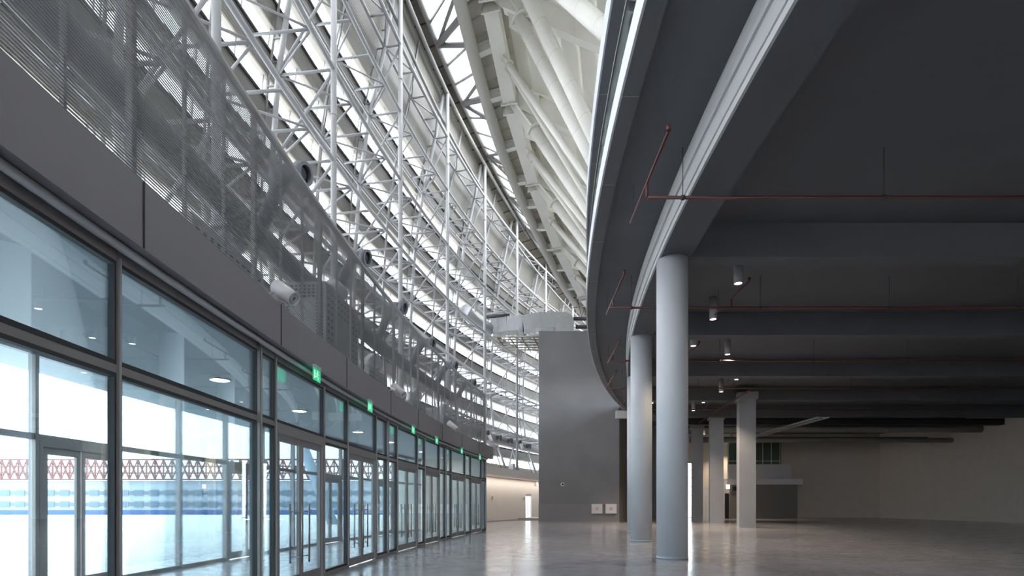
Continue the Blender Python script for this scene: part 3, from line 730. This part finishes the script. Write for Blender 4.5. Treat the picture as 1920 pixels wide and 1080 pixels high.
# ================================================================== COLUMNS
cl = ['thick pale round column, nearest of the row','pale round column, second of the row, half a bay behind the nearest','pale round column, third of the row, mostly hidden by the second']
for i, th in enumerate(COLTH):
    p = pt(th, 87.84, 0)
    e = thing('round_column', p, cl[i], 'column', 'round columns under the ring beam')
    MB().tube([p+UP*.04, p+UP*8.2], .42, 48).build('shaft', COLM, e)
    MB().tube([p, p+UP*.07], .428, 32).build('skirting', mat('blue_grey_skirting', (0.30,0.34,0.38), 0.5), e)
sq = [((15.1,34.4),'square grey column cut by the right edge of the view'),((16.15,42.2),'square grey column in the middle of the three'),((16.45,47.4),'darkest square column, farthest of the three, just right of the nearest round column')]
for k, ((x, y), lb) in enumerate(sq):
    e = thing('square_column', (x,y,0), lb, 'column', 'square columns deep in the hall')
    f_ = math.radians((-13, -15, -19)[k]); w_ = (.98, 1.0, .98)[k]
    ax = (Vector((math.cos(f_), math.sin(f_), 0)), Vector((-math.sin(f_), math.cos(f_), 0)), UP)
    MB().box((x,y,4.13), (w_,w_,8.14), ax).build('shaft', SQCOL, e)
    MB().box((x,y,.05), (w_+.02,w_+.02,.1), ax).build('skirting', mat('blue_grey_skirting', (0.30,0.34,0.38), 0.5), e)
    MB().box((x,y,8.4), (w_+.25,w_+.25,.45), ax).build('capital', SQCOL, e)

# ================================================================== DEEP HALL : walls, doors, clutter
struct('wall_right', MB().prism([(40,-12),(40.3,-12),(40.3,62),(40,62)], 0, 9.2), BEIGE)
bw = MB()
bw.box((17.95,58.2,4.6),(1.5,.3,9.2))            # left pier
bw.box((21.6,58.2,4.6),(3.3,.3,9.2)); 
bw.box((33,58.2,4.6),(19.5,.3,9.2))
bw.box((19.4,58.2,7.6),(1.4,.3,3.2))
struct('wall_back', bw, BEIGE)
struct('wall_back_left', MB().box((12.5,58.2,4.6),(9,.3,9.2)), COREM)
make_slot = struct_empty('window_slot', (19.4,58.2,0))
MB().box((19.4,58.2,3.0),(1.38,.02,6.0)).build('pane', GLO, make_slot)
fr = MB(); [fr.box((19.4,58.2,zz),(1.4,.1,.06)) for zz in (.03,1.2,2.4,3.4,4.4,5.2,5.97)]; fr.build('frame', ALUL, make_slot)
# white wall piece and double door
e = struct_empty('wall_white_bay', (21.0,56.6,0)); MB().box((21.2,56.6,1.6),(2.9,.2,3.2)).build('panel', WBOX, e)
e = struct_empty('door_hall', (21.05,56.4,0))
MB().box((21.05,56.45,1.15),(1.1,.06,2.3)).build('frame', ALUL, e)
for dx in (-.27,.27):
    lf = MB().box((21.05+dx,56.40,1.13),(.48,.05,2.2)).build('door_leaf', WBOX, e)
    MB().box((21.05+dx*.3,56.36,1.1),(.04,.04,.3)).build('push_bar', BLACK, lf)
# right alcove
struct('wall_hall_panel', MB().box((26.2,55.6,2.0),(7.0,.2,4.0)), mat('hall_panel', (0.26,0.25,0.235), 0.8))
struct('ceiling_mezzanine', MB().box((26.0,55.3,3.8),(7.8,1.0,.6)), WBOX)
struct('wall_mezzanine', MB().box((25.9,55.9,4.9),(6.6,.2,1.5)), WBOX)
e = struct_empty('window_mezzanine', (25.4,55.9,5.65)); MB().box((25.4,55.9,6.8),(5.6,.03,2.3)).build('pane', mat('green_glass', (0.10,0.16,0.13), 0.15), e)
fr = MB(); [fr.box((22.65+k*.9,55.86,6.8),(.06,.1,2.3)) for k in range(7)]; fr.box((25.4,55.86,6.0),(5.6,.1,.06)); fr.build('frame', ALUL, e)
e = struct_empty('door_dark', (22.95,55.4,0)); MB().box((22.35,55.45,1.3),(.42,.08,2.6)).build('door_leaf', DARKIN, e)
e = thing('lit_box_sign', (22.35,55.2,3.07), 'small glowing white box sign over the dark doorway', 'sign'); MB().box((22.35,55.2,3.28),(.34,.12,.42)).build('face', mat('sign_glow', (1,1,1), .5, emit=(1,1,.97), estr=1.5), e)
o = MB().box((23.1,55.35,3.1),(.4,.3,.4)).build('wall_speaker', FRAMED); tag(o, 'small dark box speaker on the wall right of the dark doorway', 'speaker')
# service ducts deep in the hall
for i, (y, z, r_) in enumerate(((45.5,7.9,.3),(48.5,7.3,.22),(51.5,7.7,.28))):
    x1 = 40
    o = MB().tube([(17.2,y,z),(25,y,z),(x1,y,z)], r_, 14).build('service_duct', mat('dull_duct', (0.26,0.26,0.24), .5)); tag(o, '%s of three round service ducts crossing high in the deep hall' % ['nearest','middle','farthest'][i], 'duct', 'service ducts deep in the hall')
e = thing('cable_tray', (21,46,8), 'pale ladder cable tray hanging high between the square columns', 'cable tray')
rr = MB().box((21.5,44.0,7.6),(.05,13,.1)).box((22.3,44.0,7.6),(.05,13,.1)); [rr.box((21.9,37.6+k*.6,7.6),(.8,.06,.05)) for k in range(22)]; rr.build('ladder', ALUL, e)
o = MB().box((26,43.6,8.2),(30,.6,.5)).build('dark_cross_beam', DARKIN); tag(o, 'black beam across the deep hall in front of the service ducts', 'beam')

# ceiling lamps
LM = [(1384,532,'nearest ceiling lamp, by the right edge'),(1337,599,'second ceiling lamp, right of the nearest round column'),(1300,649,'third ceiling lamp, close beside the nearest round column'),(1364,665,'fourth ceiling lamp, between two red pipes'),(1381,712,'fifth ceiling lamp, near the right edge'),(1352,735,'sixth ceiling lamp, crossed by a red pipe'),(1319,755,'seventh ceiling lamp, half hidden by a beam'),(1300,770,'eighth and farthest ceiling lamp in view'),(1222,756,'ceiling lamp glimpsed in the gap between the first two round columns'),(1371,829,'small distant one between the middle and right square columns'),(1320,814,'small distant one just right of the darkest square column')]
for px, py, lb in LM:
    Y = min(6820.0/(945-py), 56.0); X = (px-960)*Y/1000; p = Vector((X, Y, 8.32))
    e = thing('ceiling_lamp', p+UP*.8, 'glowing cylinder downlight, '+lb, 'lamp', 'cylinder downlights under the dark ceiling')
    MB().hollow(p, p+UP*.80, .13, .11, 24).build('cylinder', LAMPW, e)
    MB().tube([p+UP*.02, p+UP*.05], .11, 20).build('glowing_lens', EMW, e)
    ld = bpy.data.lights.new('lamp_light', 'SPOT'); ld.energy = 420 if Y < 30 else (800 if Y < 45 else 900); ld.color = (1,.82,.6); ld.spot_size = 1.9; ld.spot_blend = .6; ld.shadow_soft_size = .1
    lo = bpy.data.objects.new('lamp_light', ld); COL.objects.link(lo); lo.location = p-UP*.03-world_loc(e); lo.parent = e

# sprinkler pipes
SPP = [(11.4,2.9,'nearest',[(2.88,9.8,13.0)]),(17.8,3.24,'second',[(3.35,15.9,19.3),(7.3,16.4,19.3)]),(24.4,4.45,'third',[(4.55,22.6,25.9),(8.0,22.8,25.9)]),(30.2,5.5,'fourth',[(5.4,27.7,31.5),(12.2,27.6,31.8)]),(37.0,7.7,'fifth',[(7.5,35,38.6),(13.2,34.5,38.6)])]
for i, (y, x0, nm, br_) in enumerate(SPP):
    e = thing('sprinkler_pipe', (x0, y, 8.05), 'straight red sprinkler pipe crossing under the dark ceiling, %s of five' % nm, 'pipe', 'red sprinkler cross pipes')
    MB().tube([(x0,y,8.05),(32,y,8.05)], .036, 10).build('pipe_run', RED, e)
    for k in range(4):
        x = x0+.75+k*4.3; MB().tube([(x,y,8.05),(x,y,9.12)], .008, 6).build('hanger_rod', FRAMED, e); MB().tube([(x-.03,y,8.05),(x+.03,y,8.05)], .055, 10).build('clamp', FRAMED, e)
    for (bx, y0, y1) in br_:
        sl_ = .6*(0.02+ i*.08) if bx < 9 else .5
        bmesh_ = MB().tube([(bx-.0,y0,8.36),(bx+sl_*(y1-y0)/3.4,y1,8.36)], .03, 8)
        xm = bx + sl_*(y-y0)/3.4
        bmesh_.tube([(xm,y,8.05),(xm,y,8.36)], .03, 8)
        bmesh_.tube([(bx,y0,8.36),(bx,y0,8.46)], .045, 8)
        br1 = bmesh_.build('branch', RED, e)
        MB().tube([(bx+sl_*(y1-.3-y0)/3.4,y1-.3,8.36),(bx+sl_*(y1-.3-y0)/3.4,y1-.3,9.12)], .006, 6).build('hanger_rod', FRAMED, br1)
o = MB().tube([(13.6,30.5,8.02),(15.0,42.8,8.02)], .05, 10).build('sprinkler_main', RED); tag(o, 'thicker red main pipe slanting over the square columns', 'pipe')

# hose cabinets and camera on core wall
for i, (x0, x1) in enumerate(((1109,1129),(1135,1155.5))):
    X0, X1 = (x0-960)*.0434, (x1-960)*.0434; c = Vector(((X0+X1)/2, 43.38, 1.11))
    e = thing('hose_cabinet', (c.x, 43.48, .72), ['left of two white wall boxes with a red ring mark on the dark core wall','right of two white wall boxes with a red ring mark, at the core wall corner'][i], 'cabinet', 'white hose cabinets')
    MB().box(c, (X1-X0, .20, .78)).build('cabinet_body', WBOX, e)
    dr = MB().box(c-Vector((0,.11,0)), (X1-X0-.04, .02, .74)).build('cabinet_door', WBOX, e)
    MB().hollow(c-Vector((0,.120,0)), c-Vector((0,.127,0)), .125, .10, 24).build('red_ring', REDP, dr)
    mk = MB(); q = c-Vector((0,.124,0))
    mk.box(q+Vector((-.05,0,0)), (.018,.004,.10)); mk.box(q+Vector((-.03,0,.04)), (.04,.004,.016)); mk.box(q+Vector((-.035,0,.0)), (.03,.004,.016))
    mk.box(q+Vector((.02,0,0)), (.018,.004,.10)); mk.beam(q+Vector((.03,0,0)), q+Vector((.06,0,.05)), .004, .016); mk.beam(q+Vector((.03,0,0)), q+Vector((.06,0,-.05)), .004, .016)
    mk.build('red_mark', REDP, dr)
    MB().box(c+Vector((-(X1-X0)/2+.06,-.13,0)), (.03,.02,.06)).build('latch', STEEL, dr)
o = MB().tube([((1128-960)*.0434,43.4,1.42),((1136-960)*.0434,43.4,1.42)], .05, 10).build('red_feed_pipe', REDP); tag(o, 'short red pipe joining the two white hose cabinets', 'pipe')
e = thing('dome_camera', (4.12,43.42,3.1), 'small white dome camera on the dark core wall', 'camera')
MB().tube([(4.12,43.5,3.1),(4.12,43.34,3.1)], .15, 20).build('mount', WBOX, e); MB().tube([(4.12,43.34,3.1),(4.12,43.27,3.1)], [.09,.05], 16).build('lens_dome', BLACK, e)

# ================================================================== DUCT AND PLATFORM ABOVE CORE
e = thing('rectangular_duct', (5.0,45.6,15.6), 'large galvanised rectangular air duct leaving the top of the core wall to the left', 'duct')
P = [Vector((3.6,45.4,17.0)), Vector((2.4,45.4,17.0)), Vector((.9,45.4,16.75)), Vector((-.4,45.5,16.7)), Vector((-1.2,45.6,16.6)), Vector((-1.8,45.5,16.45))]
for a, c in zip(P, P[1:]):
    MB().beam(a, c, 1.2, 1.25).build('duct_section', GALV, e)
    MB().beam(a-(c-a).normalized()*.03, a+(c-a).normalized()*.03, 1.3, 1.34).build('joint_flange', GALV, e)
el = MB().plate([(3.6,44.8,16.35),(3.6,44.8,17.65),(4.6,44.8,17.65),(5.05,44.8,17.35),(5.2,44.8,16.9),(5.2,44.8,15.7),(3.6,44.8,15.7)], .02, (0,1,0))
el.plate([(3.6,46.0,16.35),(3.6,46.0,17.65),(4.6,46.0,17.65),(5.05,46.0,17.35),(5.2,46.0,16.9),(5.2,46.0,15.7),(3.6,46.0,15.7)], .02, (0,1,0))
qs = [(3.6,17.65),(4.6,17.65),(5.05,17.35),(5.2,16.9),(5.2,15.6)]
for (a, za), (c, zc) in zip(qs, qs[1:]): el.poly([(a,44.8,za),(a,46,za),(c,46,zc),(c,44.8,zc)], [(0,1,2,3)])
el.build('elbow', GALV, e)
MB().tube([(-1.9,45.4,16.4),(-2.6,44.2,16.35),(-3.1,42.8,16.3),(-3.7,41.4,16.5)], .52, 20).build('round_elbow', GALV, e)
e = thing('dark_pipe_pair', (5.6,45.5,16), 'pair of dark horizontal pipes joining the top of the core behind the balcony rim', 'pipe')
MB().tube([(5.2,45.2,17.2),(9,45.2,17.2)], .16, 12).build('pipe', DARKDUCT, e); MB().tube([(5.4,45.2,16.5),(9,45.2,16.5)], .16, 12).build('pipe', DARKDUCT, e)
o = MB().tube([(-2.3,45.0,17.3),(-.2,45.0,17.45)], .16, 12).build('dark_stub_pipe', DARKDUCT); tag(o, 'dark horizontal stub pipe above the left end of the rectangular duct', 'pipe')
e = thing('maintenance_platform', (-.5,45,15), 'pale steel grid platform below the rectangular duct', 'platform')
for k in range(6):
    y = 44.2+k*.75; MB().tube([(-1.9+.15*k,y,15.35),(3.0,y,15.35)], .07, 8).build('joist', PLAT, e)
for k in range(4):
    x = -1.2+k*1.0; MB().tube([(x,44.0,15.22),(x+.9,48.2,15.22)], .05, 8).build('cross_bar', RUST, e)
for x, y in ((-1.2,44.3),(.6,44.3),(1.9,44.3)): MB().tube([(x,y,15.35),(x,y,16.2)], .03, 6).build('hanger', PLAT, e)
# rusty scaffold bars near the far skylight
e = thing('rusty_frame', pt(31, 95, 19), 'thin rusty brown scaffold bars near the far end of the skylight', 'scaffold')
for (a, c) in (((1080,548),(1092,590)),((1072,578),(1103,572)),((1076,558),(1103,560)),((1085,545),(1090,560)),((1090,594),(1100,575))):
    Y = 50; MB().tube([((a[0]-960)*.05,Y,1.5+(945-a[1])*.05),((c[0]-960)*.05,Y+1,1.5+(945-c[1])*.051)], .035, 6).build('bar', RUST, e)

# far ring duct with nozzles and cans
dn = thing('far_ring_duct', pt(22, 100.3, 4.4), 'large round dull duct running above the beige wall ledge', 'duct')
MB().tube([pt(q, 100.6, 7.0) for q in frange(13.6, 36, .8)], .42, 16).build('duct_run', mat('dull_duct2', (0.30,0.29,0.28), .45, metal=.3), dn)
for q in (16.5,20.5,24.5,28.5): MB().tube([pt(q, 100.6, 4.42), pt(q, 100.6, 6.6)], .05, 8).build('prop', ALUL, dn)
for i, (px, py) in enumerate(((915,813),(938,821),(959,827),(976,831),(994,837))):
    th, Y = hit(px, 99.9); p = pt(th, 99.9, 1.5+(945-py)*Y/1000)
    nozzle(p, Vector((.93,-.25,-.1)), .27, 'dark jet nozzle on the far duct above the beige wall, %s from the left' % ORD[i], pt(th, 100.6, 7.1))
for i, (px, py) in enumerate(((920,823),(979,838))):
    th, Y = hit(px, 99.3); p = pt(th, 99.3, 1.5+(945-py)*Y/1000); d = Vector((.35,-.3,-.85)).normalized()
    e = thing('spotlight_can', p, 'white can spotlight hanging over the beige wall, %s of two' % ['left','right'][i], 'spotlight', 'white can spotlights')
    MB().hollow(p-d*.3, p+d*.3, .13, .11, 20).build('can_body', WBOX, e); MB().tube([p-d*.29, p+d*.24], .11, 18).build('core', LAMPW, e)
    MB().tube([p-d*.2, pt(th, 100.2, 7.1)], .025, 8).build('bracket', STEEL, e)
th, Y = hit(922, 99.2); p = pt(th, 99.2, 1.5+(945-834)*Y/1000); d = Vector((.8,-.2,-.55)).normalized()
e = thing('spotlight_can', p, 'larger grey can spotlight at the far end of the grey fascia', 'spotlight', 'white can spotlights')
MB().hollow(p-d*.45, p+d*.45, .2, .17, 22).build('can_body', LAMPW, e); MB().tube([p-d*.44, p+d*.35], .17, 18).build('core', LAMPW, e); MB().tube([p-d*.3, pt(th, 100.2, 6.6)], .03, 8).build('bracket', STEEL, e)
q = hit(962, 99.7)[0]
o = MB().box(pt(q, 99.8, 4.72), (.4,.5,.6), (radial(q), tang(q), UP)).build('equipment_box', ALUL); tag(o, 'pale equipment box standing on the beige ledge beside a mast', 'box')

# ================================================================== OUTSIDE
e = thing('far_hall', (-60,150,-.3), 'long pale building with a red brown lattice roof edge beyond the glass doors', 'building')
MB().box((-90,155,3.9),(140,8,8.4)).build('wall', OUTB, e)
lt = MB()
for k in range(56):
    x = -158+k*2.4
    lt.beam((x,150,8.4),(x+2.4,150,14.0),.25,.25); lt.beam((x+2.4,150,8.4),(x,150,14.0),.35,.35); lt.beam((x,150,8.4),(x,150,14.0),.3,.3)
for zz in (8.4,10.2,12.1,14.0): lt.beam((-158,150,zz),(-22,150,zz),.4,.4)
lt.build('lattice', OUTR, e)
for z in (1.4, 4.6):
    wdw = MB()
    for k in range(32): wdw.box((-156+k*4.2,150.9,z),(2.6,.2,1.7))
    wdw.beam((-158,150.95,z),(-22,150.95,z),.08,1.0)
    wdw.build('window_row', mat('far_window', (0.16,0.20,0.25), .4), e)
o = MB().box((-60,90,.0),(80,.4,1.0)).build('blue_barrier', BLUE); tag(o, 'low blue barrier across the plaza outside the doors', 'barrier')
o = MB().tube([(-15.9,40,6.4),(-13.3,40,-.3)], .38, 20).build('slanted_column', mat('pale_blue_concrete', (0.42,0.50,0.60), .7)); tag(o, 'pale blue slanting round column outside the nearest glass door', 'column')
